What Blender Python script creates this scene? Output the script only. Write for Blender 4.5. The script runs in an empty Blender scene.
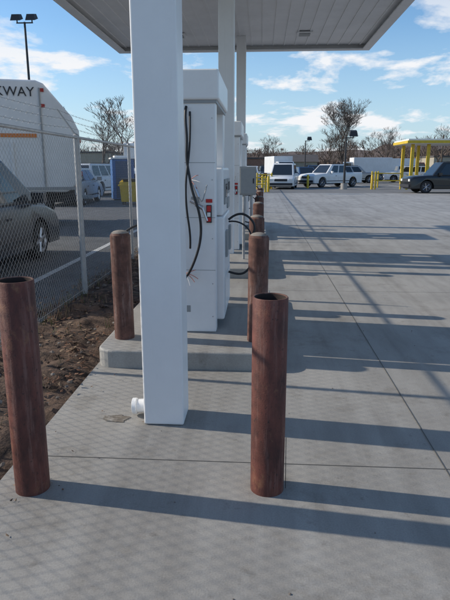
import bpy, bmesh, math, random
from mathutils import Vector, Matrix, noise
random.seed(7)
S=bpy.context.scene
R=math.radians
# ---------------------------------------------------------------- materials
def mat(name,col,rough=0.6,metal=0.0,var=0.0,scale=5.0,col2=None,bump=0.0,bscale=40.0,spec=0.5,stretch=None,detail=6.0,lo=0.35,hi=0.65,streak=None,bdist=0.01):
    m=bpy.data.materials.new(name); m.use_nodes=True
    nt=m.node_tree; b=nt.nodes['Principled BSDF']
    b.inputs['Roughness'].default_value=rough; b.inputs['Metallic'].default_value=metal
    b.inputs['Specular IOR Level'].default_value=spec
    b.inputs['Base Color'].default_value=(*col,1)
    tc=nt.nodes.new('ShaderNodeTexCoord'); vec=tc.outputs['Object']
    if stretch:
        mp=nt.nodes.new('ShaderNodeMapping'); mp.inputs['Scale'].default_value=stretch
        nt.links.new(vec,mp.inputs['Vector']); vec=mp.outputs['Vector']
    if var>0 or col2:
        n=nt.nodes.new('ShaderNodeTexNoise'); n.inputs['Scale'].default_value=scale; n.inputs['Detail'].default_value=detail
        n.inputs['Roughness'].default_value=0.65
        nt.links.new(vec,n.inputs['Vector'])
        r=nt.nodes.new('ShaderNodeValToRGB'); r.color_ramp.elements[0].position=lo; r.color_ramp.elements[1].position=hi
        c2=col2 if col2 else tuple(c*(1-var) for c in col)
        r.color_ramp.elements[0].color=(*c2,1); r.color_ramp.elements[1].color=(*col,1)
        nt.links.new(n.outputs['Fac'],r.inputs['Fac']); out=r.outputs['Color']
        for st in (streak if isinstance(streak,list) else ([streak] if streak else [])):
            sc,sv,s0,s1=st
            mp2=nt.nodes.new('ShaderNodeMapping'); mp2.inputs['Scale'].default_value=sv; nt.links.new(tc.outputs['Object'],mp2.inputs['Vector'])
            n3=nt.nodes.new('ShaderNodeTexNoise'); n3.inputs['Scale'].default_value=1; n3.inputs['Detail'].default_value=8; n3.inputs['Roughness'].default_value=.7
            nt.links.new(mp2.outputs[0],n3.inputs['Vector'])
            r3=nt.nodes.new('ShaderNodeMapRange'); r3.inputs['From Min'].default_value=s0; r3.inputs['From Max'].default_value=s1
            nt.links.new(n3.outputs['Fac'],r3.inputs['Value'])
            x=nt.nodes.new('ShaderNodeMix'); x.data_type='RGBA'; nt.links.new(r3.outputs[0],x.inputs[0]); nt.links.new(out,x.inputs[6]); x.inputs[7].default_value=(*sc,1); out=x.outputs[2]
        nt.links.new(out,b.inputs['Base Color'])
    if bump>0:
        n2=nt.nodes.new('ShaderNodeTexNoise'); n2.inputs['Scale'].default_value=bscale; n2.inputs['Detail'].default_value=5
        nt.links.new(tc.outputs['Object'],n2.inputs['Vector'])
        bp=nt.nodes.new('ShaderNodeBump'); bp.inputs['Strength'].default_value=bump; bp.inputs['Distance'].default_value=bdist
        nt.links.new(n2.outputs['Fac'],bp.inputs['Height']); nt.links.new(bp.outputs['Normal'],b.inputs['Normal'])
    return m

def concrete_mat(name,base,dark):
    m=bpy.data.materials.new(name); m.use_nodes=True
    nt=m.node_tree; b=nt.nodes['Principled BSDF']; b.inputs['Roughness'].default_value=0.68
    b.inputs['Specular IOR Level'].default_value=0.4
    tc=nt.nodes.new('ShaderNodeTexCoord')
    def nz(scale,det,stretch=None,rg=0.6,off=(0,0,0)):
        n=nt.nodes.new('ShaderNodeTexNoise'); n.inputs['Scale'].default_value=scale; n.inputs['Detail'].default_value=det
        n.inputs['Roughness'].default_value=rg
        mp=nt.nodes.new('ShaderNodeMapping'); mp.inputs['Scale'].default_value=stretch or (1,1,1); mp.inputs['Location'].default_value=off
        nt.links.new(tc.outputs['Object'],mp.inputs['Vector']); nt.links.new(mp.outputs['Vector'],n.inputs['Vector'])
        return n.outputs['Fac']
    def ramp(f,p0,p1,c0,c1):
        r=nt.nodes.new('ShaderNodeValToRGB'); e=r.color_ramp.elements
        e[0].position=p0; e[1].position=p1; e[0].color=(*c0,1); e[1].color=(*c1,1)
        nt.links.new(f,r.inputs['Fac']); return r.outputs['Color']
    def mul(a,bb,fac=1):
        x=nt.nodes.new('ShaderNodeMix'); x.data_type='RGBA'; x.blend_type='MULTIPLY'; x.inputs[0].default_value=fac
        nt.links.new(a,x.inputs[6]); nt.links.new(bb,x.inputs[7]); return x.outputs[2]
    c=ramp(nz(0.7,8),0.3,0.7,dark,base)
    c=mul(c,ramp(nz(120,3),0.3,0.7,(0.80,0.80,0.80),(1,1,1)))
    c=mul(c,ramp(nz(3.2,7,(1.6,0.35,1)),0.32,0.6,(0.82,0.81,0.80),(1,1,1)))
    c=mul(c,ramp(nz(1.5,10,None,0.78,(4,2,0)),0.34,0.47,(0.66,0.63,0.59),(1,1,1)),0.7)
    c=mul(c,ramp(nz(9,6,(1,1,1),0.7,(1,7,0)),0.30,0.40,(0.62,0.59,0.55),(1,1,1)),0.6)
    c=mul(c,ramp(nz(0.25,4,(1,0.6,1)),0.35,0.65,(0.82,0.82,0.82),(1,1,1)))
    c=mul(c,ramp(nz(1.0,5,(3.0,0.12,1),.6,(2,0,0)),0.36,0.50,(0.80,0.79,0.78),(1,1,1)),.8)
    nt.links.new(c,b.inputs['Base Color'])
    rr=nt.nodes.new('ShaderNodeMapRange'); rr.inputs['To Min'].default_value=.55; rr.inputs['To Max'].default_value=.82
    nt.links.new(nz(2.2,6),rr.inputs['Value']); nt.links.new(rr.outputs[0],b.inputs['Roughness'])
    bp=nt.nodes.new('ShaderNodeBump'); bp.inputs['Strength'].default_value=0.25; bp.inputs['Distance'].default_value=0.003
    nt.links.new(nz(160,4,(1,0.5,1)),bp.inputs['Height']); nt.links.new(bp.outputs['Normal'],b.inputs['Normal'])
    return m

M={}
M['concrete']=concrete_mat('concrete',(0.49,0.468,0.43),(0.39,0.373,0.343))
M['kerb']=concrete_mat('kerb_concrete',(0.50,0.48,0.445),(0.40,0.385,0.355))
M['joint']=mat('joint',(0.12,0.115,0.105),0.9)
M['asphalt']=mat('asphalt',(0.13,0.13,0.13),0.85,var=0.4,scale=2.0,bump=0.3,bscale=120)
M['lot']=mat('lot_asphalt',(0.20,0.195,0.185),0.85,var=0.3,scale=0.6,bump=0.3,bscale=80)
M['ground']=mat('ground_soil',(0.16,0.135,0.085),0.95,col2=(0.08,0.085,0.04),scale=0.3)
M['dirt']=mat('dirt',(0.15,0.095,0.065),0.95,col2=(0.035,0.022,0.016),scale=8,bump=0.8,bscale=60,lo=0.38,hi=0.62)
M['leafA']=mat('leaf_brown',(0.20,0.095,0.05),0.8,var=0.5,scale=20)
M['leafB']=mat('leaf_tan',(0.34,0.23,0.14),0.8,var=0.4,scale=20)
M['rock']=mat('rock',(0.24,0.20,0.17),0.9,var=0.5,scale=8)
M['cap']=mat('cement_cap',(0.30,0.27,0.24),0.9,var=0.4,scale=12)
M['grass']=mat('weed_green',(0.10,0.13,0.04),0.8,var=0.4,scale=10)
M['rust']=mat('rusty_primer',(0.165,0.055,0.040),0.62,col2=(0.072,0.029,0.024),scale=11,bump=0.4,bscale=160,bdist=.003,spec=0.3,stretch=(1,1,0.4),streak=[((0.27,0.15,0.12),(28,28,2.2),.52,.80),((0.045,0.026,0.022),(60,60,45),.57,.68),((0.25,0.12,0.065),(9,9,6),.57,.72)])
M['rust2']=mat('rusty_steel_weathered',(0.17,0.080,0.060),0.68,col2=(0.085,0.042,0.034),scale=11,bump=0.4,bscale=160,bdist=.003,spec=0.3,streak=[((0.31,0.22,0.19),(22,22,2.5),.50,.80),((0.05,0.03,0.026),(60,60,45),.57,.68)])
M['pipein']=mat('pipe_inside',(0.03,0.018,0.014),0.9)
M['white']=mat('white_paint',(0.84,0.84,0.835),0.38,var=0.05,scale=3,bump=0.04,bscale=22,streak=[((0.62,0.60,0.56),(14,14,.7),.60,.95),((0.45,0.42,0.37),(30,30,30),.70,.80)])
M['whitem']=mat('white_panel',(0.85,0.85,0.845),0.32,var=0.05,scale=4,streak=((0.55,0.53,0.50),(10,10,1.2),.64,.95))
M['canwhite']=mat('canopy_white',(0.82,0.82,0.82),0.5,var=0.08,scale=2)
M['deck']=mat('canopy_deck',(0.80,0.805,0.81),0.45,var=0.10,scale=1.2)
M['black']=mat('black_rubber',(0.018,0.018,0.02),0.5)
M['tyre']=mat('tyre_rubber',(0.022,0.022,0.023),0.85,var=0.3,scale=30)
M['glass']=mat('dark_glass',(0.02,0.025,0.03),0.06,spec=0.8)
M['dark']=mat('dark_plastic',(0.03,0.03,0.033),0.6)
M['grey']=mat('grey_enclosure',(0.33,0.34,0.34),0.5,var=0.1,scale=6)
M['galv']=mat('galvanised_steel',(0.46,0.47,0.475),0.5,metal=0.35,var=0.2,scale=15)
M['chrome']=mat('alloy',(0.5,0.5,0.52),0.3,metal=0.8)
M['red']=mat('red_plastic',(0.5,0.02,0.02),0.4)
M['orange']=mat('orange_stripe',(0.65,0.20,0.04),0.5)
M['yellow']=mat('yellow_paint',(0.70,0.48,0.03),0.5,var=0.2,scale=4)
M['blue']=mat('blue_plastic',(0.04,0.14,0.36),0.5,var=0.1,scale=4)
M['vanpaint']=mat('dark_grey_paint',(0.030,0.036,0.046),0.25,metal=0.2,spec=0.6)
M['blackpaint']=mat('black_car_paint',(0.014,0.015,0.017),0.2,spec=0.6)
M['redpaint']=mat('red_car_paint',(0.22,0.02,0.02),0.25,spec=0.6)
M['whitepaint']=mat('white_car_paint',(0.78,0.78,0.77),0.3,var=0.12,scale=1.2,streak=((0.5,0.48,0.44),(3,3,.8),.60,.9))
M['silver']=mat('silver_car_paint',(0.35,0.37,0.39),0.3,metal=0.4)
M['bluepaint']=mat('blue_car_paint',(0.04,0.08,0.16),0.3,metal=0.3)
M['lamp']=mat('lamp_lens',(0.75,0.75,0.72),0.15)
M['taillamp']=mat('tail_lens',(0.35,0.01,0.01),0.2)
M['line']=mat('line_paint',(0.62,0.62,0.60),0.7,col2=(0.3,0.3,0.3),scale=12,lo=0.3,hi=0.5)
M['bark']=mat('bark',(0.13,0.10,0.08),0.9,var=0.4,scale=6)
M['barkfar']=mat('bark_far',(0.17,0.125,0.10),0.95,var=0.4,scale=0.2)
M['conifer']=mat('conifer',(0.05,0.065,0.035),0.95,var=0.5,scale=0.5)
M['wood']=mat('pole_wood',(0.10,0.075,0.055),0.9,var=0.3,scale=5)
M['brick']=mat('far_brick',(0.26,0.15,0.11),0.9,var=0.2,scale=2)
M['tan']=mat('far_tan',(0.38,0.34,0.27),0.9,var=0.15,scale=1)
M['roof']=mat('roof_dark',(0.10,0.09,0.085),0.9,var=0.2,scale=1)
M['paper']=mat('paper_tag',(0.85,0.82,0.78),0.7)
M['pink']=mat('wire_pink',(0.6,0.25,0.2),0.5)
M['stain']=mat('damp_stain',(0.17,0.145,0.115),0.6,col2=(0.36,0.335,0.30),scale=14,lo=0.38,hi=0.55)
# ---------------------------------------------------------------- mesh builder
class MB:
    def __init__(s): s.v=[];s.f=[];s.m=[];s.mats=[]
    def mi(s,k):
        if k not in s.mats: s.mats.append(k)
        return s.mats.index(k)
    def box(s,x0,x1,y0,y1,z0,z1,k):
        b=len(s.v)
        s.v+=[(x0,y0,z0),(x1,y0,z0),(x1,y1,z0),(x0,y1,z0),(x0,y0,z1),(x1,y0,z1),(x1,y1,z1),(x0,y1,z1)]
        for f in ((0,3,2,1),(4,5,6,7),(0,1,5,4),(1,2,6,5),(2,3,7,6),(3,0,4,7)):
            s.f.append([b+i for i in f]); s.m.append(s.mi(k))
    def quad(s,p,k):
        b=len(s.v); s.v+=[tuple(q) for q in p]; s.f.append(list(range(b,b+len(p)))); s.m.append(s.mi(k))
    def prism(s,p0,p1,r0,r1,n,k,caps=False):
        p0=Vector(p0);p1=Vector(p1);d=(p1-p0)
        if d.length<1e-6:return
        d.normalize(); a=Vector((0,0,1)) if abs(d.z)<0.9 else Vector((1,0,0))
        u=d.cross(a).normalized(); w=d.cross(u)
        b=len(s.v)
        for i in range(n):
            t=2*math.pi*i/n; o=u*math.cos(t)+w*math.sin(t)
            s.v.append(tuple(p0+o*r0)); s.v.append(tuple(p1+o*r1))
        for i in range(n):
            j=(i+1)%n
            s.f.append([b+2*i,b+2*i+1,b+2*j+1,b+2*j]); s.m.append(s.mi(k))
        if caps:
            s.f.append([b+2*i for i in range(n)]); s.m.append(s.mi(k))
            s.f.append([b+2*i+1 for i in reversed(range(n))]); s.m.append(s.mi(k))
    def lathe(s,prof,n,k,cx=0,cy=0):
        b=len(s.v)
        for (r,z) in prof:
            for i in range(n):
                t=2*math.pi*i/n; s.v.append((cx+r*math.cos(t),cy+r*math.sin(t),z))
        for q in range(len(prof)-1):
            kk=k[q] if isinstance(k,(list,tuple)) else k
            for i in range(n):
                j=(i+1)%n
                s.f.append([b+q*n+i,b+q*n+j,b+(q+1)*n+j,b+(q+1)*n+i]); s.m.append(s.mi(kk))
    def obj(s,name,parent=None,loc=None,rotz=0,bevel=0,seg=2,smooth=None,fixn=True):
        me=bpy.data.meshes.new(name); me.from_pydata(s.v,[],s.f)
        for k in s.mats: me.materials.append(M[k])
        me.polygons.foreach_set('material_index',s.m); me.update()
        if fixn:
            bm=bmesh.new(); bm.from_mesh(me); bmesh.ops.recalc_face_normals(bm,faces=bm.faces); bm.to_mesh(me); bm.free()
        o=bpy.data.objects.new(name,me); S.collection.objects.link(o)
        if parent: o.parent=parent
        if loc: o.location=loc
        o.rotation_euler[2]=rotz
        if bevel:
            md=o.modifiers.new('b','BEVEL'); md.width=bevel; md.segments=seg; md.limit_method='ANGLE'; md.angle_limit=R(35)
        if smooth:
            me.polygons.foreach_set('use_smooth',[True]*len(me.polygons))
            try: me.set_sharp_from_angle(angle=R(smooth))
            except Exception: pass
        return o
def empty(name,loc=(0,0,0),rotz=0):
    e=bpy.data.objects.new(name,None); e.location=loc; e.rotation_euler[2]=rotz; e.empty_display_size=0.3
    S.collection.objects.link(e); return e
def tube(name,pts,r,k,parent=None):
    c=bpy.data.curves.new(name,'CURVE'); c.dimensions='3D'; c.bevel_depth=r; c.bevel_resolution=3; c.resolution_u=8
    sp=c.splines.new('NURBS'); sp.points.add(len(pts)-1)
    for p,q in zip(sp.points,pts): p.co=(*q,1)
    sp.use_endpoint_u=True; sp.order_u=min(4,len(pts))
    c.materials.append(M[k])
    o=bpy.data.objects.new(name,c); S.collection.objects.link(o)
    if parent:o.parent=parent
    return o
# ---------------------------------------------------------------- ground sheets
b=MB(); b.quad([(-1500,-300,-.06),(1500,-300,-.06),(1500,2500,-.06),(-1500,2500,-.06)],'ground'); b.obj('ground')
b=MB(); b.quad([(-16,-30,-.02),(-2.35,-30,-.02),(-2.35,70,-.02),(-16,70,-.02)],'asphalt'); road=b.obj('asphalt_road')
b=MB(); b.quad([(-3.36,-20,-.016),(-3.24,-20,-.016),(-3.24,60,-.016),(-3.36,60,-.016)],'line')
b.obj('lane_line',parent=road)
b=MB(); b.quad([(-40,36,-.012),(140,36,-.012),(140,105,-.012),(-40,105,-.012)],'lot')
lot=b.obj('parking_lot')
b=MB()
for i in range(12): b.quad([(3+i*3,50,-.008),(3.12+i*3,50,-.008),(3.12+i*3,55,-.008),(3+i*3,55,-.008)],'line')
b.obj('parking_lines',parent=lot)
b=MB(); b.box(-1.35,60,-15,37,-.30,0,'concrete'); slab=b.obj('concrete_pavement')
b=MB()
y=2.80-18
while y<37:
    b.quad([(-1.345,y,.002),(59,y,.002),(59,y+.006,.002),(-1.345,y+.006,.002)],'joint'); y+=4.5
for x in (1.02,6.4,11.8,17.2,22.6,28):
    b.quad([(x,-14,.0035),(x+.006,-14,.0035),(x+.006,36.9,.0035),(x,36.9,.0035)],'joint')
b.obj('control_joints',parent=slab)
b=MB(); pts=[]
for i in range(60):
    t=2*math.pi*i/60; r=1+.5*noise.fractal(Vector((math.cos(t)*1.8,math.sin(t)*1.8,3)),1,2,4)
    pts.append((-.93+.09*r*math.cos(t),3.31+.045*r*math.sin(t),.004))
b.quad(pts,'stain'); b.obj('damp_patch',parent=slab)
# dirt strip
b=MB(); nx=26; ys=[]; y=-3
while y<46:
    ys.append(y); y+= .05 if y<10 else .25
for yy in ys:
    for i in range(nx):
        x=-2.62+(1.30)*i/(nx-1)
        z=-.03+.07*noise.fractal(Vector((x*2.2,yy*2.2,0)),1,2,4)+.04*noise.noise(Vector((x*9,yy*9,1)))
        if i==nx-1: x=-1.352
        z+= -.015*(i==0)-.06*(abs(i-nx/2)/(nx/2))**3+.03
        b.v.append((x,yy,max(z,-.055)))
for j in range(len(ys)-1):
    for i in range(nx-1):
        a=j*nx+i; b.f.append([a,a+1,a+nx+1,a+nx]); b.m.append(b.mi('dirt'))
b.obj('dirt_strip',smooth=60)
b=MB()
def leaf(x,y,z,s,k):
    a=random.uniform(0,6.28); c,sn=math.cos(a),math.sin(a); up=random.uniform(.1,.8)*s
    def P(u,v,w): return (x+u*c-v*sn,y+u*sn+v*c,z+w)
    b.quad([P(-s,0,.2*up),P(-.2*s,-.5*s,0),P(s,0,up),P(-.1*s,.5*s,.5*up)],k)
for i in range(5600):
    y=2+random.random()**1.6*22; x=random.uniform(-2.6,-1.4)
    if noise.noise(Vector((x*2.5,y*2.5,5)))<-.12: continue
    leaf(x,y,random.uniform(0,.06),random.uniform(.012,.034),random.choice(['leafA','leafA','leafB','dirt','leafA']))
for i in range(110):
    leaf(-1.35+abs(random.gauss(0,.25)),random.uniform(2.0,12),.006,random.uniform(.005,.015),random.choice(['leafA','leafB','dirt']))
for i in range(700):
    leaf(random.uniform(-3.1,-2.4),random.uniform(3,25),.0,random.uniform(.01,.025),random.choice(['leafA','leafB']))
b.obj('leaf_litter',fixn=False)
b=MB()
for i in range(420):
    y=2.5+random.random()*18; x=-2.3+random.gauss(0,.13) if random.random()<.75 else random.uniform(-2.5,-1.4)
    for q in range(random.randint(3,7)):
        a=random.uniform(0,6.28); h=random.uniform(.04,.16); dx,dy=math.cos(a)*.004,math.sin(a)*.004; lx,ly=random.gauss(0,.03),random.gauss(0,.03)
        ox,oy=x+random.gauss(0,.02),y+random.gauss(0,.02)
        b.quad([(ox-dx,oy-dy,0),(ox+dx,oy+dy,0),(ox+lx,oy+ly,h)],random.choice(['leafB','leafB','grass']))
b.obj('dry_weeds',fixn=False)
b=MB()
ico=bmesh.new(); bmesh.ops.create_icosphere(ico,subdivisions=1,radius=1); iv=[v.co.copy() for v in ico.verts]; ifc=[[v.index for v in f.verts] for f in ico.faces]; ico.free()
def stone(x,y,z,s,k):
    sc=(s*random.uniform(.7,1.4),s*random.uniform(.7,1.4),s*random.uniform(.5,.9)); base=len(b.v)
    for v in iv: b.v.append((x+v.x*sc[0]*random.uniform(.8,1.2),y+v.y*sc[1]*random.uniform(.8,1.2),z+v.z*sc[2]))
    for f in ifc: b.f.append([base+q for q in f]); b.m.append(b.mi(k))
for i in range(650):
    y=2+random.random()**1.5*20; x=random.uniform(-2.6,-1.4); s=random.uniform(.006,.026)*(2.6 if random.random()<.10 else 1)
    stone(x,y,.012,s,random.choice(['rock','dirt','rock','dirt','dirt','cap']))
for i in range(60): stone(random.uniform(-1.3,1.6),random.uniform(1.6,9),.002,random.uniform(.002,.005),'rock')
b.obj('rubble',fixn=False)
# ---------------------------------------------------------------- islands
def island(y0,y1):
    bm=bmesh.new(); x0,x1=-1.34,.12; r=.14; pts=[]
    for cx,cy,a0 in ((x1-r,y0+r,-90),(x1-r,y1-r,0),(x0+r,y1-r,90),(x0+r,y0+r,180)):
        for i in range(7):
            t=R(a0+90*i/6); pts.append((cx+r*math.cos(t),cy+r*math.sin(t)))
    vb=[bm.verts.new((x,y,.001)) for x,y in pts]; vt=[bm.verts.new((x,y,.15)) for x,y in pts]
    bm.faces.new(vt); n=len(pts)
    for i in range(n): bm.faces.new([vb[i],vb[(i+1)%n],vt[(i+1)%n],vt[i]])
    me=bpy.data.meshes.new('pump_island'); bm.to_mesh(me); bm.free(); me.materials.append(M['kerb'])
    o=bpy.data.objects.new('pump_island',me); S.collection.objects.link(o)
    md=o.modifiers.new('b','BEVEL'); md.width=.018; md.segments=3; md.limit_method='ANGLE'; md.angle_limit=R(40)
island(4.24,6.75); island(8.1,11.1); island(12.6,15.6)
# ---------------------------------------------------------------- bollards
def bollard(x,y,z0,h,hollow,k='rust',r=.085):
    b=MB()
    if hollow:
        b.lathe([(r,-.02),(r,h-.004),(r-.003,h),(r-.008,h),(r-.010,h-.004),(r-.010,h-.45),(.001,h-.45)],48,[k,k,'rust2','rust2','pipein','pipein'])
    else:
        b.lathe([(r,-.02),(r,h-.03),(r-.004,h-.028),(r-.012,h-.012),(r-.03,h+.002),(r-.06,h+.010),(.001,h+.012)],40,[k,k,k,'cap','cap','cap'])
    o=b.obj('bollard',smooth=40); o.location=(x,y,z0); o.rotation_euler=(R(random.uniform(-.3,.3)),R(random.uniform(-.3,.3)),random.random()*6)
bollard(.05,2.56,.0,1.01,True)
bollard(-1.151,2.486,.0,1.09,True)
bollard(-.021,4.60,.15,.92,False,'rust2'); bollard(-1.182,4.61,.15,.93,False,'rust2')
for y,h in ((6.25,.93),(8.7,.93),(10.6,.93),(13.1,.93),(15.1,.93)):
    bollard(-.045,y,.15,h,False,'rust2')
    bollard(-1.18,y,.15,h,False,'rust2')
b=MB(); b.prism((.143,2.53,.02),(.139,2.53,.30),.0018,.0018,5,'black',True); b.obj('tie_wire')
# ---------------------------------------------------------------- canopy
can=empty('gas_station_canopy')
CX0,CX1,CY0,CY1,CH=-4.25,3.02,1.4,17.4,4.90
b=MB(); t=.22
b.box(CX0,CX0+.05,CY0,CY1,CH+.012,CH+.95,'canwhite'); b.box(CX1-.05,CX1,CY0,CY1,CH+.012,CH+.95,'canwhite')
b.box(CX0+.05,CX1-.05,CY0,CY0+.05,CH+.012,CH+.95,'canwhite'); b.box(CX0+.05,CX1-.05,CY1-.05,CY1,CH+.012,CH+.95,'canwhite')
b.obj('fascia',parent=can)
b=MB()
b.box(CX0,CX0+t,CY0,CY1,CH-.02,CH+.01,'canwhite'); b.box(CX1-t,CX1,CY0,CY1,CH-.02,CH+.01,'canwhite')
b.box(CX0+t,CX1-t,CY0,CY0+t,CH-.02,CH+.01,'canwhite'); b.box(CX0+t,CX1-t,CY1-t,CY1,CH-.02,CH+.01,'canwhite')
b.obj('soffit_trim',parent=can)
b=MB(); b.box(CX0+.06,CX1-.06,CY0+.06,CY1-.06,CH+.12,CH+.16,'deck')
x=CX0+t+.02
while x<CX1-t-.05:
    b.box(x,x+.03,CY0+t,CY1-t,CH+.095,CH+.1185,'deck'); x+=.305
b.box(CX0+.06,CX1-.06,CY0+.06,CY1-.06,CH+.80,CH+.84,'deck')
b.obj('deck_panels',parent=can)
b=MB()
for yy in (3.6,9.6,15.7):
    for xx in (-2.25,1.05):
        b.box(xx-.2,xx+.2,yy-.2,yy+.2,CH+.065,CH+.094,'canwhite'); b.box(xx-.14,xx+.14,yy-.14,yy+.14,CH+.045,CH+.064,'grey')
b.obj('light_fixtures',parent=can)
def column(y,i):
    b=MB(); x0,x1=-.728,-.473; d=.25
    b.box(x0,x1,y,y+d,.003,CH+.12,'white'); b.obj('column_%d'%i,parent=can,bevel=.012,seg=3)
column(3.23,1); column(9.55,2); column(16.0,3)
b=MB(); b.prism((-.73,3.37,.072),(-.80,3.37,.066),.045,.045,20,'white',True); b.prism((-.80,3.37,.066),(-.828,3.37,.064),.054,.054,20,'white',True)
b.prism((-.8282,3.37,.064),(-.832,3.37,.064),.038,.038,20,'dark',True)
b.obj('drain_pipe',parent=can,bevel=.004,smooth=40)
# ---------------------------------------------------------------- fuel dispensers
def dispenser(y):
    P=empty('fuel_dispenser',(0,y,0)); z=.152
    b=MB()
    b.box(-.79,-.39,0,.14,z+.0,2.14,'whitem')
    b.box(-.79,-.39,1.0,1.14,z+.0,2.14,'whitem')
    b.obj('pylons',parent=P,bevel=.015,seg=3)
    b=MB(); b.box(-.82,-.36,-.03,1.17,2.142,2.38,'whitem'); b.obj('header',parent=P,bevel=.02,seg=3)
    b=MB(); b.box(-.80,-.38,-.012,1.15,2.118,2.141,'grey'); b.obj('header_reveal',parent=P)
    b=MB(); b.box(-.85,-.325,.145,.995,z+.08,1.18,'whitem'); b.obj('lower_cabinet',parent=P,bevel=.02,seg=3)
    b=MB(); b.box(-.84,-.335,.15,.99,1.185,1.60,'whitem'); b.obj('head_cabinet',parent=P,bevel=.02,seg=3)
    b=MB(); b.box(-.77,-.41,.145,.995,z,z+.078,'dark'); b.obj('plinth',parent=P)
    b=MB(); b.box(-.68,-.50,.3,.84,1.605,2.098,'whitem'); b.obj('upper_mast',parent=P,bevel=.01)
    b=MB()
    for s,xx in ((1,-.334),(-1,-.841)):
        a,c=(xx,xx+.012) if s>0 else (xx-.012,xx)
        b.box(a,c,.22,.52,1.28,1.5,'grey'); b.box(a,c,.6,.9,1.36,1.5,'grey'); b.box(a,c,.62,.88,1.22,1.32,'grey')
        a,c=(xx+.0125,xx+.016) if s>0 else (xx-.016,xx-.0125)
        b.box(a,c,.26,.48,1.34,1.46,'glass'); b.box(a,c,.64,.86,1.39,1.47,'dark')
    for s,xx in ((1,-.324),(-1,-.851)):
        a,c=(xx,xx+.02) if s>0 else (xx-.02,xx)
        b.box(a,c,.26,.40,.80,1.04,'grey'); b.box(a,c,.74,.88,.80,1.04,'grey')
        a,c=(xx,xx+.004) if s>0 else (xx-.004,xx)
        b.box(a,c,.2,.94,.28,.62,'whitem')
    b.obj('displays_and_holsters',parent=P,bevel=.003)
    b=MB()
    for zz in (.72,1.18,1.64): b.box(-.785,-.395,-.0015,.001,zz,zz+.004,'grey')
    for zz in (.3,.6,1.0,1.5,2.0):
        for xx in (-.76,-.42): b.prism((xx,-.004,zz),(xx,.002,zz),.006,.006,8,'chrome',True)
    b.box(-.70,-.62,-.003,-.001,.34,.40,'grey')
    b.obj('panel_seams',parent=P)
    tube('hose_main',[(-.63,-.02,2.09),(-.64,-.07,2.02),(-.61,-.09,1.85),(-.635,-.07,1.68),(-.60,-.08,1.52),(-.58,-.1,1.40),(-.52,-.1,1.25),(-.50,-.09,1.05),(-.55,-.09,.85),(-.62,-.08,.70),(-.66,-.06,.66)],.0115,'black',P)
    tube('hose_second',[(-.60,-.02,2.05),(-.595,-.06,1.9),(-.60,-.07,1.75),(-.62,-.08,1.6),(-.64,-.09,1.45),(-.63,-.09,1.2),(-.60,-.07,1.05),(-.61,-.05,.92)],.009,'black',P)
    tube('whip_wire',[(-.60,-.03,1.5),(-.54,-.06,1.38),(-.5,-.08,1.28),(-.485,-.07,1.36),(-.46,-.05,1.46)],.005,'grey',P)
    b=MB(); b.prism((-.555,-.07,1.30),(-.50,-.07,1.27),.02,.02,12,'chrome',True); b.prism((-.60,-.07,1.33),(-.555,-.07,1.305),.014,.014,12,'chrome',True)
    b.prism((-.57,-.07,1.46),(-.53,-.07,1.36),.012,.018,12,'chrome',True)
    b.prism((-.50,-.07,1.27),(-.46,-.07,1.16),.012,.010,10,'chrome',True)
    b.obj('nozzle',parent=P,smooth=40)
    b=MB(); b.box(-.47,-.425,-.03,-.002,1.14,1.29,'dark'); b.box(-.465,-.43,-.036,-.031,1.15,1.185,'red'); b.box(-.465,-.43,-.036,-.031,1.235,1.285,'red')
    b.box(-.462,-.433,-.036,-.031,1.192,1.228,'paper')
    b.box(-.60,-.53,-.012,-.0025,1.30,1.36,'grey'); b.box(-.475,-.42,-.010,-.002,1.31,1.34,'red')
    b.obj('emergency_switch',parent=P,bevel=.003)
    for i,(dx,dz,k) in enumerate(((.12,-.03,'pink'),(.09,-.06,'pink'),(.14,.02,'paper'),(.05,-.09,'paper'),(.10,.05,'pink'))):
        tube('loose_wire_%d'%i,[(-.66,-.05,.70),(-.66+dx*.5,-.08,.71+dz*.2),(-.66+dx,-.09,.69+dz)],.0035,k,P)
    for i,(dx,dz,k) in enumerate(((.07,.06,'pink'),(.09,.0,'paper'),(.06,-.05,'pink'))):
        tube('upper_wire_%d'%i,[(-.60,-.03,1.5),(-.60+dx*.5,-.07,1.5+dz*.6),(-.60+dx,-.08,1.48+dz)],.003,k,P)
    tube('hose_right_upper',[(-.31,.5,1.12),(-.22,.5,1.2),(-.10,.5,1.16),(-.04,.5,1.05),(-.08,.5,.98)],.011,'black',P)
    tube('hose_right_second',[(-.31,.52,1.10),(-.2,.54,1.12),(-.10,.55,1.04),(-.09,.55,.95)],.008,'black',P)
    tube('hose_right_lower',[(-.31,.5,.62),(-.2,.5,.58),(-.12,.5,.62),(-.07,.5,.72),(-.05,.5,.80)],.011,'black',P)
    tube('hose_left_upper',[(-.86,.5,1.05),(-1.0,.45,1.12),(-1.22,.4,1.08),(-1.42,.38,.9),(-1.45,.38,.6),(-1.3,.4,.42),(-1.1,.42,.38),(-.9,.45,.5),(-.86,.5,.6)],.011,'black',P)
    tube('hose_left_lower',[(-.86,.6,.9),(-1.02,.55,.95),(-1.12,.5,.7),(-1.05,.5,.4),(-.9,.52,.33),(-.86,.6,.4)],.010,'black',P)
    return P
dispenser(4.80); dispenser(10.0); dispenser(13.5)
P=empty('electrical_box',(-.22,8.98,0)); b=MB(); b.box(-.13,.13,-.08,.08,1.18,1.62,'grey'); b.box(-.115,.115,-.092,-.082,1.2,1.6,'grey'); b.box(.08,.1,-.10,-.093,1.36,1.44,'dark'); b.obj('enclosure',parent=P,bevel=.008)
b=MB(); b.prism((-.06,0,.15),(-.06,0,1.18),.022,.022,12,'galv'); b.prism((.06,0,.15),(.06,0,1.18),.022,.022,12,'galv'); b.obj('conduits',parent=P,smooth=40)
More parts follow.
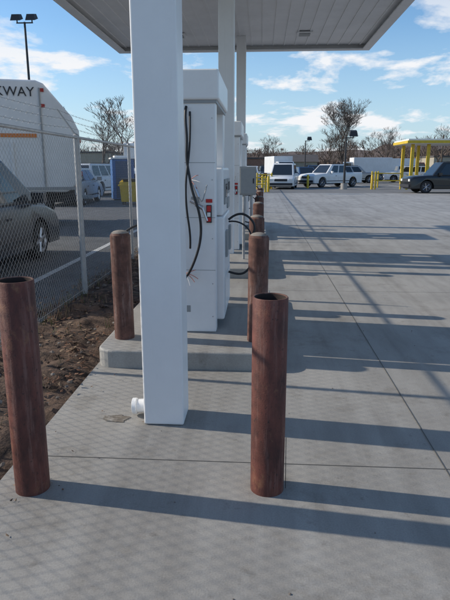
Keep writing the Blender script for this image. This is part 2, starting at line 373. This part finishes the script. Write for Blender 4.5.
# ---------------------------------------------------------------- chain link fence
P=empty('chain_link_fence'); FX=-2.27; Y0,Y1=-4.15,43.45; H=1.93
b=MB(); sp=.0707; wr=.0014
c=Y0-H
while c<Y1:
    a=max(Y0,c); e=min(Y1,c+H)
    if e>a: b.prism((FX-.002,a,a-c+.03),(FX-.002,e,e-c+.03),wr,wr,3,'galv')
    c+=sp*random.uniform(.96,1.04)
c=Y0
while c<Y1+H:
    a=max(Y0,c-H); e=min(Y1,c)
    if e>a: b.prism((FX+.002,a,c-a+.03),(FX+.002,e,c-e+.03),wr,wr,3,'galv')
    c+=sp*random.uniform(.96,1.04)
b.obj('mesh_fabric',parent=P,fixn=False)
b=MB(); y=7.05-2.8*4; n=0
while y<Y1+.1:
    thick=.036 if n%5==4 else .026
    b.prism((FX-.045,y,-.05),(FX-.045,y,1.98),thick,thick,14,'galv'); b.lathe([(thick+.006,1.96),(thick+.006,1.99),(.001,2.02)],14,'galv',FX-.045,y)
    b.prism((FX-.045,y,1.99),(FX-.26,y,2.30),.012,.009,6,'galv')
    for zz in (.3,.75,1.2,1.65): b.prism((FX-.045,y,zz),(FX-.045,y,zz+.02),thick+.003,thick+.003,14,'galv',True)
    y+=2.8; n+=1
b.prism((FX-.03,Y0,1.965),(FX-.03,Y1,1.965),.018,.018,10,'galv')
b.prism((FX-.006,Y0,.07),(FX-.006,Y1,.07),.003,.003,4,'galv')
b.obj('posts_and_rail',parent=P,smooth=50)
b=MB()
for q in (.30,.65,.98):
    x=FX-.045-.215*q; z=1.99+.31*q
    y=Y0; prev=None
    while y<Y1:
        f=(y-Y0)/2.8%1; zz=z-.03*4*f*(1-f); cur=(x,y,zz)
        if prev: b.prism(prev,cur,.002,.002,3,'galv')
        if y<16:
            b.prism((x-.015,y,zz-.015),(x+.015,y+.005,zz+.015),.0015,.0015,3,'galv'); b.prism((x+.015,y,zz-.015),(x-.015,y+.005,zz+.015),.0015,.0015,3,'galv')
        prev=cur; y+=.14
b.obj('barbed_wire',parent=P,fixn=False)
# ---------------------------------------------------------------- vehicles
def wheel(b,x,y,r,w,side,k='chrome'):
    n=28
    def ring(rr,yy): return [(x+rr*math.cos(2*math.pi*i/n),yy,r+rr*math.sin(2*math.pi*i/n)) for i in range(n)]
    y0=y-side*w; prof=[(r*.6,y0),(r*.94,y0),(r,y0+side*w*.15),(r,y-side*w*.15),(r*.94,y),(r*.68,y+side*.004),(r*.63,y-side*.03),(r*.2,y-side*.04),(.001,y-side*.035)]
    ks=['tyre','tyre','tyre','tyre','tyre',k,'dark','dark']
    base=len(b.v)
    for rr,yy in prof: b.v+=ring(rr,yy)
    for q in range(len(prof)-1):
        for i in range(n):
            j=(i+1)%n; b.f.append([base+q*n+i,base+q*n+j,base+(q+1)*n+j,base+(q+1)*n+i]); b.m.append(b.mi(ks[q]))
    for i in range(6):
        t=2*math.pi*i/6+.3
        b.prism((x+.04*math.cos(t),y-side*.022,r+.04*math.sin(t)),(x+r*.64*math.cos(t),y-side*.014,r+r*.64*math.sin(t)),.028,.02,4,k)
    b.prism((x,y-side*.04,r),(x,y-side*.005,r),.05,.045,12,k,True)
def vehicle(name,loc,heading,W,top,axles,r,gh,paint,clear=.24,wins=((.04,.30),(.34,.62),(.66,.95)),bed=None,trim='dark',mirror=True,roofrack=False):
    P=empty(name,loc,heading)
    xr=top[0][0]; xf=top[-1][0]
    poly=[(xr+.04,clear)]+list(top)+[(xf-.05,clear)]
    ra=r+.07
    for ax in sorted(axles,reverse=True):
        a0=math.asin(max(-.9,(clear-r)/ra))
        for i in range(11):
            t=a0+(math.pi-2*a0)*i/10; poly.append((ax+ra*math.cos(t),r+ra*math.sin(t)))
    hw=W/2; cx=(xr+xf)/2
    def slc(y,s,dz):
        return [(cx+(x-cx)*s,y,(z-dz*(1 if z>clear+.4 and (x,z) in top else 0))) for x,z in poly]
    b=MB(); n=len(poly)
    for y,s,dz in ((-hw,.975,.10),(-hw+.03,.99,.045),(-hw+.12,1,0),(hw-.12,1,0),(hw-.03,.99,.045),(hw,.975,.10)): b.v+=slc(y,s,dz)
    for q in range(5):
        for i in range(n):
            j=(i+1)%n; b.f.append([q*n+i,q*n+j,(q+1)*n+j,(q+1)*n+i]); b.m.append(b.mi(paint))
    b.f.append(list(range(n))); b.m.append(b.mi(paint)); b.f.append([5*n+i for i in reversed(range(n))]); b.m.append(b.mi(paint))
    b.obj('body',parent=P,smooth=32)
    b=MB(); b.box(xr+.15,xf-.15,-hw+.24,hw-.24,clear-.06,clear+.45,'dark'); b.obj('underbody',parent=P)
    rb,fb,rt,ft,z0,z1=gh; wb=hw-.05; wt=hw-.24 if z1-z0<.9 else hw-.2
    b=MB(); v=[(rb,-wb,z0),(fb,-wb,z0),(fb,wb,z0),(rb,wb,z0),(rt,-wt,z1),(ft,-wt,z1),(ft,wt,z1),(rt,wt,z1)]
    v=[Vector(q) for q in v]; b.v+=[tuple(q) for q in v]
    for f in ((0,3,2,1),(4,5,6,7),(0,1,5,4),(1,2,6,5),(2,3,7,6),(3,0,4,7)): b.f.append(list(f)); b.m.append(b.mi(paint))
    b.obj('cab_roof',parent=P,bevel=.06,seg=4,smooth=50)
    b=MB()
    def panel(A,B,C,D,s0,s1,t0,t1,k='glass',off=.008):
        def pt(s,t): return (A.lerp(B,s)).lerp(D.lerp(C,s),t)
        nrm=(B-A).cross(D-A).normalized()*off
        b.quad([pt(s0,t0)+nrm,pt(s1,t0)+nrm,pt(s1,t1)+nrm,pt(s0,t1)+nrm],k)
    for s0,s1 in wins:
        panel(v[0],v[1],v[5],v[4],s0,s1,.10,.86)
        panel(v[2],v[3],v[7],v[6],1-s1,1-s0,.10,.86)
    panel(v[1],v[2],v[6],v[5],.07,.93,.06,.90); panel(v[3],v[0],v[4],v[7],.08,.92,.12,.88)
    b.obj('windows',parent=P,fixn=False)
    b=MB()
    for ax in axles:
        wheel(b,ax,-hw+.02,r,.22,-1); wheel(b,ax,hw-.02,r,.22,1)
    b.obj('wheels',parent=P,smooth=40)
    b=MB(); fz=.62*max(z for x,z in top[-3:])+.1
    for s in (-1,1):
        b.box(xf-.10,xf+.004,s*(hw-.25)-.15,s*(hw-.25)+.15,fz,fz+.15,'lamp')
        b.box(xr-.006,xr+.10,s*(hw-.15)-.08,s*(hw-.15)+.08,fz+.02,fz+.30,'taillamp')
    b.box(xf-.05,xf+.012,-hw+.50,hw-.50,fz-.03,fz+.15,'dark')
    b.box(xf-.2,xf+.05,-hw+.10,hw-.10,clear+.06,clear+.24,trim); b.box(xr-.06,xr+.2,-hw+.10,hw-.10,clear+.06,clear+.26,trim)
    b.box(xr-.075,xr-.062,-.16,.16,clear+.1,clear+.22,'paper')
    b.obj('lamps_bumpers',parent=P,bevel=.02,seg=2)
    b=MB()
    for s in (-1,1):
        ys=s*(hw+.001)
        for f in ([w[1]+.02 for w in wins[:-1]]+[wins[0][0]]):
            x=rb+(fb-rb)*f
            if axles[0]+ra<x or x<axles[0]-ra:
                b.box(x-.004,x+.004,min(ys,ys-s*.02),max(ys,ys-s*.02)+.0005,clear+.12,z0-.12,'dark')
        for w in wins[1:]:
            x=rb+(fb-rb)*(w[0]+.04); b.box(x,x+.16,min(ys,ys+s*.02),max(ys,ys+s*.02),z0-.20,z0-.165,trim)
        b.box(axles[0]+ra+.03,max(axles)-ra-.03,min(ys,ys+s*.012),max(ys,ys+s*.012),clear+.14,clear+.20,'dark')
        if mirror: b.box(fb-.55,fb-.40,min(s*(hw-.02),s*(hw+.20)),max(s*(hw-.02),s*(hw+.20)),z0+.02,z0+.20,paint)
    if roofrack:
        for s in (-1,1): b.prism((rt+.15,s*(wt-.06),z1+.04),(ft-.2,s*(wt-.06),z1+.04),.018,.018,8,'dark',True)
    b.obj('trim',parent=P,bevel=.004)
    if bed:
        b=MB(); b.box(bed[0],bed[1],-hw+.16,hw-.16,bed[2]-.02,bed[2]+.006,'dark'); b.obj('bed_liner',parent=P)
    return P
def minivan(name,loc,heading,paint,h=1.75,rack=True):
    return vehicle(name,loc,heading,1.98,[(-2.5,.45),(-2.52,.75),(-2.47,1.03),(-1.5,1.06),(1.15,1.05),(1.9,.98),(2.35,.86),(2.5,.70),(2.52,.42)],(-1.55,1.55),.34,(-2.45,1.78,-2.22,.72,1.0,h),paint,wins=((.04,.27),(.30,.55),(.58,.84)),roofrack=rack)
def suv(name,loc,heading,paint,h=1.85):
    return vehicle(name,loc,heading,2.02,[(-2.55,.5),(-2.58,.85),(-2.52,1.12),(-1.5,1.15),(.9,1.15),(1.6,1.13),(2.35,1.05),(2.55,.92),(2.58,.5)],(-1.5,1.5),.40,(-2.5,1.15,-2.28,.45,1.1,h),paint,clear=.32,wins=((.04,.30),(.34,.60),(.64,.90)),roofrack=True)
def pickup(name,loc,heading,paint):
    return vehicle(name,loc,heading,2.02,[(-2.85,.6),(-2.88,1.0),(-2.85,1.22),(-1.0,1.22),(.9,1.18),(1.7,1.17),(2.6,1.08),(2.8,.95),(2.82,.5)],(-1.75,1.85),.41,(-1.0,1.35,-.85,.6,1.14,1.9),paint,clear=.36,wins=((.06,.42),(.48,.84)),bed=(-2.75,-1.1,1.2225))
minivan('minivan',(-4.98,8.35,-.02),R(90),'vanpaint')
suv('suv',(12.0,38.3,-.01),R(180+4),'blackpaint',1.95)
minivan('passenger_van',(1.75,46,-.01),R(-97),'whitepaint',1.95,False)
pickup('pickup_truck',(5.9,49.5,-.01),R(217),'whitepaint')
def box_truck(name,loc,heading,L=6.5,H=3.3,cab='whitepaint'):
    P=empty(name,loc,heading)
    b=MB(); b.box(-L/2,L/2-2.0,-1.2,1.2,.95,H,'whitepaint'); b.obj('cargo_box',parent=P,bevel=.04)
    b=MB(); b.box(-L/2+.1,L/2-.1,-.45,.45,.6,.94,'dark')
    b.box(-L/2-.02,-L/2-.003,-1.1,1.1,1.05,H-.15,'paper')
    for zz in (1.5,2.0,2.5): b.box(-L/2-.026,-L/2-.021,-1.1,1.1,zz,zz+.02,'grey')
    for s in (-1,1): b.box(-L/2-.03,-L/2-.003,s*1.0-.1,s*1.0+.1,.75,.9,'taillamp')
    b.obj('chassis_and_door',parent=P)
    b=MB(); x0=L/2-1.95; prof=[(x0,.55),(x0,2.35),(x0+1.0,2.35),(x0+1.45,1.55),(x0+2.2,1.4),(x0+2.3,1.2),(x0+2.32,.55)]
    n=len(prof)
    for y in (-1.0,1.0): b.v+=[(x,y,z) for x,z in prof]
    for i in range(n): j=(i+1)%n; b.f.append([i,j,n+j,n+i]); b.m.append(b.mi(cab))
    b.f.append(list(range(n))); b.m.append(b.mi(cab)); b.f.append([n+i for i in reversed(range(n))]); b.m.append(b.mi(cab))
    b.obj('cab',parent=P,bevel=.06,seg=3)
    b=MB()
    for s in (-1,1): b.quad([(x0+.2,s*1.006,1.55),(x0+1.25,s*1.006,1.55),(x0+.92,s*1.006,2.2),(x0+.2,s*1.006,2.2)],'glass')
    b.quad([(x0+1.43,-.85,1.62),(x0+1.43,.85,1.62),(x0+1.06,.85,2.28),(x0+1.06,-.85,2.28)],'glass')
    b.box(x0+2.322,x0+2.34,-.6,.6,.85,1.2,'dark')
    for s in (-1,1): b.box(x0+2.322,x0+2.345,s*.8-.12,s*.8+.12,.95,1.15,'lamp')
    b.box(x0+2.2,x0+2.45,-1.0,1.0,.5,.72,'chrome')
    b.obj('windows_and_grille',parent=P,fixn=False)
    b=MB()
    for ax in (-L/2+1.3,x0+1.6): wheel(b,ax,-1.02,.46,.3,-1,'whitepaint'); wheel(b,ax,1.02,.46,.3,1,'whitepaint')
    b.obj('wheels',parent=P,smooth=40)
box_truck('box_truck',(2.3,72,-.01),R(-75),6.5,3.0)
box_truck('box_truck',(13.2,76,-.01),R(185),7.0,2.9)
box_truck('box_truck',(20.5,84,-.01),R(10),7.0,2.9,'redpaint')
minivan('parked_van',(4.4,60,-.01),R(-80),'bluepaint',1.7,False)
suv('parked_suv',(10.0,63,-.01),R(5),'silver',1.8)
suv('parked_suv',(16.5,66,-.01),R(170),'whitepaint',1.8)
minivan('parked_van',(-1.3,66,-.01),R(-92),'whitepaint',1.8,False)
suv('parked_suv',(22.5,70,-.01),R(175),'blackpaint',1.8)
minivan('parked_van',(8.0,74,-.01),R(-60),'redpaint',1.6,False)
pickup('pickup_truck',(6.3,69,-.01),R(-95),'bluepaint')
suv('parked_suv',(0.6,80,-.01),R(-85),'blackpaint',1.8)
pickup('pickup_truck',(18.5,76,-.01),R(0),'whitepaint')
def garbage_truck(loc,heading):
    P=empty('garbage_truck',loc,heading)
    prof=[(-3.6,1.0),(-3.6,3.75),(-3.45,3.9),(1.05,3.9),(1.25,3.82),(1.95,2.98),(2.12,2.6),(2.12,1.25),(1.7,.95)]
    b=MB(); n=len(prof)
    for y in (-1.22,1.22): b.v+=[(x,y,z) for x,z in prof]
    for i in range(n): j=(i+1)%n; b.f.append([i,j,n+j,n+i]); b.m.append(b.mi('whitepaint'))
    b.f.append(list(range(n))); b.m.append(b.mi('whitepaint')); b.f.append([n+i for i in reversed(range(n))]); b.m.append(b.mi('whitepaint'))
    b.obj('hopper_body',parent=P,bevel=.06,seg=3)
    b=MB()
    for x in (-3.2,-2.3,-1.4,-.5,.3): b.box(x,x+.08,-1.262,-1.223,1.05,2.3,'whitepaint')
    b.box(1.12,1.16,-1.252,-1.223,1.105,3.7,'grey')
    b.box(-3.5,1.0,-1.24,-1.223,2.42,2.52,'orange'); b.box(-3.5,2.0,-1.245,-1.223,1.02,1.10,'grey')
    for z in (3.2,3.6): b.box(1.17,1.26,-1.245,-1.223,z,z+.09,'taillamp')
    for z in (1.3,2.4): b.box(1.98,2.06,-1.245,-1.223,z,z+.10,'taillamp')
    for z in (1.4,2.3): b.box(2.123,2.15,-1.1,-.95,z,z+.12,'taillamp')
    b.box(2.125,2.16,-.9,.9,1.3,1.42,'grey'); b.box(2.0,2.4,-1.15,1.15,.68,.76,'dark')
    b.obj('ribs_and_lamps',parent=P)
    b=MB(); b.box(-7.0,1.9,-.5,.5,.65,.98,'dark'); b.obj('chassis',parent=P)
    b=MB(); b.box(-6.2,-3.9,-1.15,1.15,.75,2.75,'whitepaint'); b.obj('cab',parent=P,bevel=.12,seg=3)
    b=MB(); b.box(-5.9,-4.8,-1.165,-1.152,1.75,2.45,'glass'); b.box(-6.21,-6.2,-1,1,1.6,2.5,'glass'); b.obj('cab_windows',parent=P)
    b=MB()
    for ax in (-5.2,-.6,.75): wheel(b,ax,-1.15,.5,.32,-1,'whitepaint'); wheel(b,ax,1.15,.5,.32,1,'whitepaint')
    b.obj('wheels',parent=P,smooth=40)
    t=bpy.data.curves.new('lettering','FONT'); t.body='PARKWAY'; t.size=.34; t.extrude=.004; t.align_x='RIGHT'; t.materials.append(M['dark'])
    o=bpy.data.objects.new('lettering',t); S.collection.objects.link(o); o.parent=P; o.location=(1.02,-1.235,3.48); o.rotation_euler=(R(90),0,0)
garbage_truck((-7.45,16.2,-.02),R(18))
# ---------------------------------------------------------------- left background bits
P=empty('portable_toilet',(-7.2,29,-.02),R(20))
b=MB(); b.box(-.55,.55,-.55,.55,.05,2.05,'blue'); b.obj('cabin',parent=P,bevel=.04)
b=MB(); b.box(-.6,.6,-.6,.6,2.055,2.12,'paper'); b.box(-.4,.4,-.4,.4,2.125,2.22,'paper'); b.box(-.38,.38,-.566,-.551,.12,1.95,'bluepaint'); b.box(-.5,.5,-.5,.5,0,.048,'dark'); b.prism((.45,.45,2.1),(.45,.45,2.5),.05,.05,8,'dark'); b.obj('roof_and_door',parent=P)
P=empty('waste_container',(-5.9,25.5,-.02),R(5))
b=MB(); b.v+=[(-.45,-.4,.12),(.45,-.4,.12),(.45,.4,.12),(-.45,.4,.12),(-.5,-.5,1.0),(.5,-.5,1.0),(.5,.5,1.1),(-.5,.5,1.1)]
for f in ((0,3,2,1),(4,5,6,7),(0,1,5,4),(1,2,6,5),(2,3,7,6),(3,0,4,7)): b.f.append(list(f)); b.m.append(b.mi('yellow'))
b.box(-.55,.55,-.53,-.51,.82,.9,'yellow'); b.obj('bin',parent=P,bevel=.02)
b=MB(); b.box(-.52,.52,-.53,.52,1.11,1.15,'dark')
for sx in (-.38,.38):
    for sy in (-.3,.3): b.prism((sx-.03,sy,.07),(sx+.03,sy,.07),.07,.07,10,'dark',True)
b.obj('lid_and_casters',parent=P)
minivan('parked_van',(-8.9,26,-.02),R(95),'silver',1.6,False)
suv('parked_suv',(-10.0,34,-.02),R(80),'whitepaint')
box_truck('box_truck',(-9.3,44,-.01),R(-85),7,3.4)
pickup('pickup_truck',(-5.0,48,-.01),R(-95),'silver')
def flood_pole(x,y,h,heads=2,k='dark',r=.11):
    P=empty('light_pole',(x,y,-.05)); b=MB()
    b.prism((0,0,0),(0,0,h),r,r*.6,12,k); b.prism((-.55 if heads==2 else -.1,0,h-.05),(.55,0,h-.05),.04,.04,8,k,True)
    b.prism((0,0,0),(0,0,.5),.25,.25,12,'kerb',True); b.obj('mast',parent=P,smooth=40)
    b=MB()
    for s in ((-1,1) if heads==2 else (1,)):
        cx=s*.5
        b0=len(b.v)
        b.v+=[(cx-.32,-.35,h+.02),(cx+.32,-.35,h+.02),(cx+.32,.25,h+.25),(cx-.32,.25,h+.25),(cx-.24,-.25,h+.42),(cx+.24,-.25,h+.42),(cx+.24,.18,h+.52),(cx-.24,.18,h+.52)]
        for f in ((0,3,2,1),(4,5,6,7),(0,1,5,4),(1,2,6,5),(2,3,7,6),(3,0,4,7)): b.f.append([b0+q for q in f]); b.m.append(b.mi(k))
        b.quad([(cx-.27,-.31,h+.03),(cx+.27,-.31,h+.03),(cx+.27,.2,h+.222),(cx-.27,.2,h+.222)],'lamp')
        b.prism((cx,0,h-.05),(cx,0,h+.15),.04,.04,6,k)
    b.obj('floodlights',parent=P)
flood_pole(-15.6,38.5,10.9)
flood_pole(5.8,78,5.2,1); flood_pole(6.3,44,3.9,1,r=.10)
def upole(x,y,h):
    P=empty('utility_pole',(x,y,-.05)); b=MB(); b.prism((0,0,0),(0,0,h),.16,.10,10,'wood',True); b.box(-1.1,1.1,-.06,.06,h-.8,h-.66,'wood')
    for s in (-1,-.5,.5,1): b.prism((s,0,h-.66),(s,0,h-.48),.04,.03,8,'grey',True)
    b.obj('pole',parent=P)
upole(-22.5,62,8.6); upole(30,98,7)
# ---------------------------------------------------------------- yellow forecourt canopy, guard rails
P=empty('yellow_canopy',(19.8,58,0))
b=MB(); b.box(-6.2,9,-3,3,3.85,4.10,'yellow'); b.obj('fascia',parent=P)
b=MB(); b.box(-6.1,8.9,-2.9,2.9,4.105,4.25,'canwhite'); b.box(-6.1,8.9,-2.9,2.9,3.80,3.847,'canwhite'); b.obj('roof',parent=P)
b=MB()
for xx in (-5.4,-3.9,0,4,8):
    for yy in (-1.8,1.8): b.box(xx-.14,xx+.14,yy-.14,yy+.14,0,3.80,'yellow')
b.obj('posts',parent=P)
b=MB()
for xx in (-2,2,6):
    b.box(xx-.4,xx+.4,-.35,.35,.0,1.7,'whitepaint'); b.box(xx-.3,xx+.3,-.362,-.352,1.0,1.5,'dark')
b.obj('pumps',parent=P,bevel=.03)
def guard_rail(x,y,L,rot=0,h=1.05):
    P=empty('yellow_guard_rail',(x,y,-.01),rot); b=MB()
    k=max(2,int(L/1.2)+1)
    for i in range(k):
        xx=-L/2+L*i/(k-1); b.prism((xx,0,0),(xx,0,h),.06,.06,12,'yellow'); b.lathe([(.06,h),(.04,h+.035),(.001,h+.05)],12,'yellow',xx,0)
    for z in (h*.5,h*.92): b.prism((-L/2,0,z),(L/2,0,z),.04,.04,10,'yellow',True)
    b.obj('rails',parent=P,smooth=50)
guard_rail(-.45,38.5,1.4); guard_rail(.2,44,1.2,R(20),1.2); guard_rail(9.6,44,2.0,R(10),1.3); guard_rail(9.3,47.5,1.5,R(60),1.3)
def ybollard(x,y):
    b=MB(); b.lathe([(.09,0),(.09,1.0),(.06,1.06),(.001,1.08)],16,'yellow'); b.obj('yellow_bollard',loc=(x,y,-.01),smooth=40)
for x,y in ((.45,39),(.05,42),(8.4,44),(10.9,43.5),(3.7,46),(7.9,50)): ybollard(x,y)
# ---------------------------------------------------------------- far buildings
def building(name,x,y,w,d,h,k,pitched=False,rot=0):
    P=empty(name,(x,y,-.05),rot); b=MB(); b.box(-w/2,w/2,-d/2,d/2,0,h,k); b.obj('walls',parent=P)
    b=MB()
    if pitched:
        A=[(-w/2-.4,-d/2-.4,h+.003),(w/2+.4,-d/2-.4,h+.003),(w/2+.4,d/2+.4,h+.003),(-w/2-.4,d/2+.4,h+.003),(-w/2-.4,0,h+d*.22),(w/2+.4,0,h+d*.22)]
        b.v+=A
        for f in ((0,1,5,4),(2,3,4,5),(1,2,5),(3,0,4),(0,3,2,1)): b.f.append(list(f)); b.m.append(b.mi('roof'))
    else:
        b.box(-w/2-.15,w/2+.15,-d/2-.15,d/2+.15,h+.003,h+.35,'roof')
    b.obj('roof',parent=P)
    b=MB(); n=int(w/3)
    for i in range(n):
        xx=-w/2+ (i+.5)*w/n
        for fl in range(max(1,int(h/3.2))):
            b.box(xx-.6,xx+.6,-d/2-.012,-d/2-.003,1.0+fl*3.1,2.3+fl*3.1,'glass'); b.box(xx-.7,xx+.7,-d/2-.06,-d/2-.003,.9+fl*3.1,.995+fl*3.1,'paper')
    b.box(-w/2+.8,-w/2+1.8,-d/2-.02,-d/2-.003,0,.88,'dark')
    b.obj('windows_and_doors',parent=P)
building('brick_building',-3,135,10,8,3.6,'brick')
building('tan_house',9,140,8,8,3.0,'tan',True)
building('commercial_building',50,140,22,14,4,'tan')
building('warehouse',-40,120,20,14,4.5,'tan')
building('brick_house',-18,115,8,8,3.2,'brick',True)
# ---------------------------------------------------------------- trees
def grow(b,p,d,L,r,depth,k,spread=.55,up=.12,minr=.006,kids=3):
    seg=2 if depth>2 else 1; q=p
    for i in range(seg):
        d2=(d+Vector((random.gauss(0,.10),random.gauss(0,.10),random.gauss(0,.06)+up*.4))).normalized()
        e=q+d2*(L/seg); r2=max(minr,r*(.86 if seg==2 else .7))
        b.prism(q,e,r,r2,6 if r>.06 else (4 if r>.02 else 3),k); q=e; d=d2; r=r2
        if depth>1 and i<seg-1:
            s=(d+Vector((random.gauss(0,1),random.gauss(0,1),.2)).normalized()*.8).normalized()
            grow(b,q,s,L*.6,r*.5,depth-2,k,spread,up,minr,kids)
    if depth<=0: return
    for c in range(kids if random.random()<.75 else kids-1):
        a=random.uniform(0,6.28); s=Vector((math.cos(a),math.sin(a),random.uniform(-.1,.5)))
        nd=(d+s*spread*random.uniform(.6,1.3)+Vector((0,0,up))).normalized()
        grow(b,q,nd,L*random.uniform(.62,.86),max(minr,r*.66),depth-1,k,spread,up,minr,kids)
def bare_tree(x,y,h,name='bare_tree',depth=6,seed=1,spread=.55,wide=1.0):
    random.seed(seed); b=MB(); grow(b,Vector((0,0,0)),Vector((0,0,1)),h*.2,h*.016,depth,'bark',spread,.10,.008)
    zt=max(v[2] for v in b.v); o=b.obj(name,loc=(x,y,-.05),fixn=False); s=h/zt; o.scale=(s*wide,s*wide,s)
bare_tree(9.3,66,9.2,seed=5,depth=7,spread=.8,wide=.98)
bare_tree(-12.0,50,7.9,seed=11,spread=.75); bare_tree(-19.5,48,7.6,seed=3,spread=.75); bare_tree(-17.2,60,8,seed=8,spread=.7)
bare_tree(1.0,110,8,seed=21,spread=.75); bare_tree(22,105,9,seed=22,spread=.75); bare_tree(33,112,11,seed=23,spread=.75); bare_tree(16,115,9,seed=27,spread=.75)
random.seed(99)
b=MB()
xs=-140.
while xs<150:
    yy=random.uniform(140,200); far=yy/180
    h=random.uniform(8,13)*far
    if -30<xs<22: h*=.85
    if 22<=xs<50: h*=1.05
    if xs>=50: h*=1.25
    grow(b,Vector((xs,yy,0)),Vector((0,0,1)),h*.26,h*.017,4,'barkfar',.7,.12,.035)
    xs+=random.uniform(.7,1.3)
b.obj('treeline',fixn=False)
b=MB()
for i in range(6500):
    x=random.uniform(-190,230); base=4.2+2.2*noise.noise(Vector((x*.05,0,0)))+(3.0 if x>50 else 0)
    z=random.random()**.7*max(1.2,base+2.2*noise.noise(Vector((x*.3,3,0)))); y=random.uniform(190,222)
    s=random.uniform(.3,.9); k='conifer' if noise.noise(Vector((x*.06,9,0)))>.22 else 'barkfar'
    for q in range(2):
        a=random.uniform(0,3.14); c,sn=math.cos(a)*s,math.sin(a)*s
        b.quad([(x-c,y-sn,z-s*.5),(x+c,y+sn,z-s*.3),(x+c*.6,y+sn*.6,z+s*.8),(x-c*.5,y-sn*.4,z+s*.5)],k)
b.obj('distant_undergrowth',fixn=False)
b=MB(); n=160
for i in range(n+1):
    x=-700+1500*i/n; h=12+4*noise.noise(Vector((x*.006,1,0)))+1.6*noise.noise(Vector((x*.07,2,0)))+(4 if x>80 else 0)
    b.v+=[(x,360,-1),(x,380,h*.7),(x,420,h)]
for i in range(n):
    for q in (0,1):
        a=i*3+q; b.f.append([a,a+3,a+4,a+1]); b.m.append(b.mi('barkfar'))
b.obj('hills',smooth=60)
# ---------------------------------------------------------------- light & sky
EL=R(28); AZ=R(7.3)
sd=Vector((-math.cos(AZ)*math.cos(EL),math.sin(AZ)*math.cos(EL),math.sin(EL)))
l=bpy.data.lights.new('sun','SUN'); l.energy=4.3; l.angle=R(.6); l.color=(1,.92,.80)
o=bpy.data.objects.new('sun',l); S.collection.objects.link(o); o.rotation_euler=sd.to_track_quat('Z','Y').to_euler(); o.location=(-20,5,20)
w=bpy.data.worlds.new('World'); S.world=w; w.use_nodes=True; nt=w.node_tree
bg=nt.nodes['Background']; bg.inputs['Strength'].default_value=.15
sky=nt.nodes.new('ShaderNodeTexSky'); sky.sky_type='NISHITA'; sky.sun_disc=False; sky.sun_elevation=EL; sky.sun_rotation=R(270)+AZ
sky.air_density=1.0; sky.dust_density=.3; sky.ozone_density=2.8
hs=nt.nodes.new('ShaderNodeHueSaturation'); hs.inputs['Saturation'].default_value=1.15; hs.inputs['Value'].default_value=1.08; nt.links.new(sky.outputs[0],hs.inputs['Color'])
tc=nt.nodes.new('ShaderNodeTexCoord'); sx=nt.nodes.new('ShaderNodeSeparateXYZ'); nt.links.new(tc.outputs['Generated'],sx.inputs[0])
def math_(op,a,bb,clamp=False):
    n=nt.nodes.new('ShaderNodeMath'); n.operation=op; n.use_clamp=clamp
    for i,q in enumerate((a,bb)):
        if isinstance(q,(int,float)): n.inputs[i].default_value=q
        else: nt.links.new(q,n.inputs[i])
    return n.outputs[0]
zc=math_('MAXIMUM',sx.outputs[2],0.0); zz=math_('ADD',zc,.16)
cx=math_('DIVIDE',sx.outputs[0],zz); cy=math_('DIVIDE',sx.outputs[1],zz)
cb=nt.nodes.new('ShaderNodeCombineXYZ'); nt.links.new(cx,cb.inputs[0]); nt.links.new(cy,cb.inputs[1])
n1=nt.nodes.new('ShaderNodeTexNoise'); n1.inputs['Scale'].default_value=1.9; n1.inputs['Detail'].default_value=10; n1.inputs['Roughness'].default_value=.58; n1.inputs['Distortion'].default_value=.2
mp=nt.nodes.new('ShaderNodeMapping'); mp.inputs['Location'].default_value=(3.1,1.7,0); mp.inputs['Scale'].default_value=(1.0,.8,1)
nt.links.new(cb.outputs[0],mp.inputs[0]); nt.links.new(mp.outputs[0],n1.inputs['Vector'])
rp=nt.nodes.new('ShaderNodeValToRGB'); rp.color_ramp.elements[0].position=.515; rp.color_ramp.elements[1].position=.60
nt.links.new(n1.outputs['Fac'],rp.inputs['Fac'])
mr=nt.nodes.new('ShaderNodeMapRange'); mr.inputs['From Min'].default_value=.36; mr.inputs['From Max'].default_value=.16; mr.inputs['To Min'].default_value=.12; mr.inputs['To Max'].default_value=1
nt.links.new(zc,mr.inputs['Value'])
fac=math_('MULTIPLY',rp.outputs['Color'],mr.outputs[0],True)
hz=nt.nodes.new('ShaderNodeMapRange'); hz.inputs['From Min'].default_value=.22; hz.inputs['From Max'].default_value=.0; hz.inputs['To Min'].default_value=0; hz.inputs['To Max'].default_value=.75
nt.links.new(zc,hz.inputs['Value'])
m0=nt.nodes.new('ShaderNodeMix'); m0.data_type='RGBA'; nt.links.new(hz.outputs[0],m0.inputs[0]); nt.links.new(hs.outputs[0],m0.inputs[6]); m0.inputs[7].default_value=(3.0,4.2,5.5,1)
mx=nt.nodes.new('ShaderNodeMix'); mx.data_type='RGBA'; nt.links.new(fac,mx.inputs[0]); nt.links.new(m0.outputs[2],mx.inputs[6]); mx.inputs[7].default_value=(6.1,6.2,6.4,1)
nt.links.new(mx.outputs[2],bg.inputs['Color'])
# ---------------------------------------------------------------- camera
cd=bpy.data.cameras.new('camera'); cd.sensor_fit='VERTICAL'; cd.sensor_height=36; cd.sensor_width=27; cd.lens=36*555/600; cd.clip_end=4000; cd.clip_start=.05
co=bpy.data.objects.new('camera',cd); S.collection.objects.link(co); co.location=(0,0,1.6); co.rotation_euler=(R(90-13.4),0,R(3.71)); S.camera=co
S.view_settings.view_transform='Standard'; S.view_settings.look='None'; S.view_settings.exposure=0
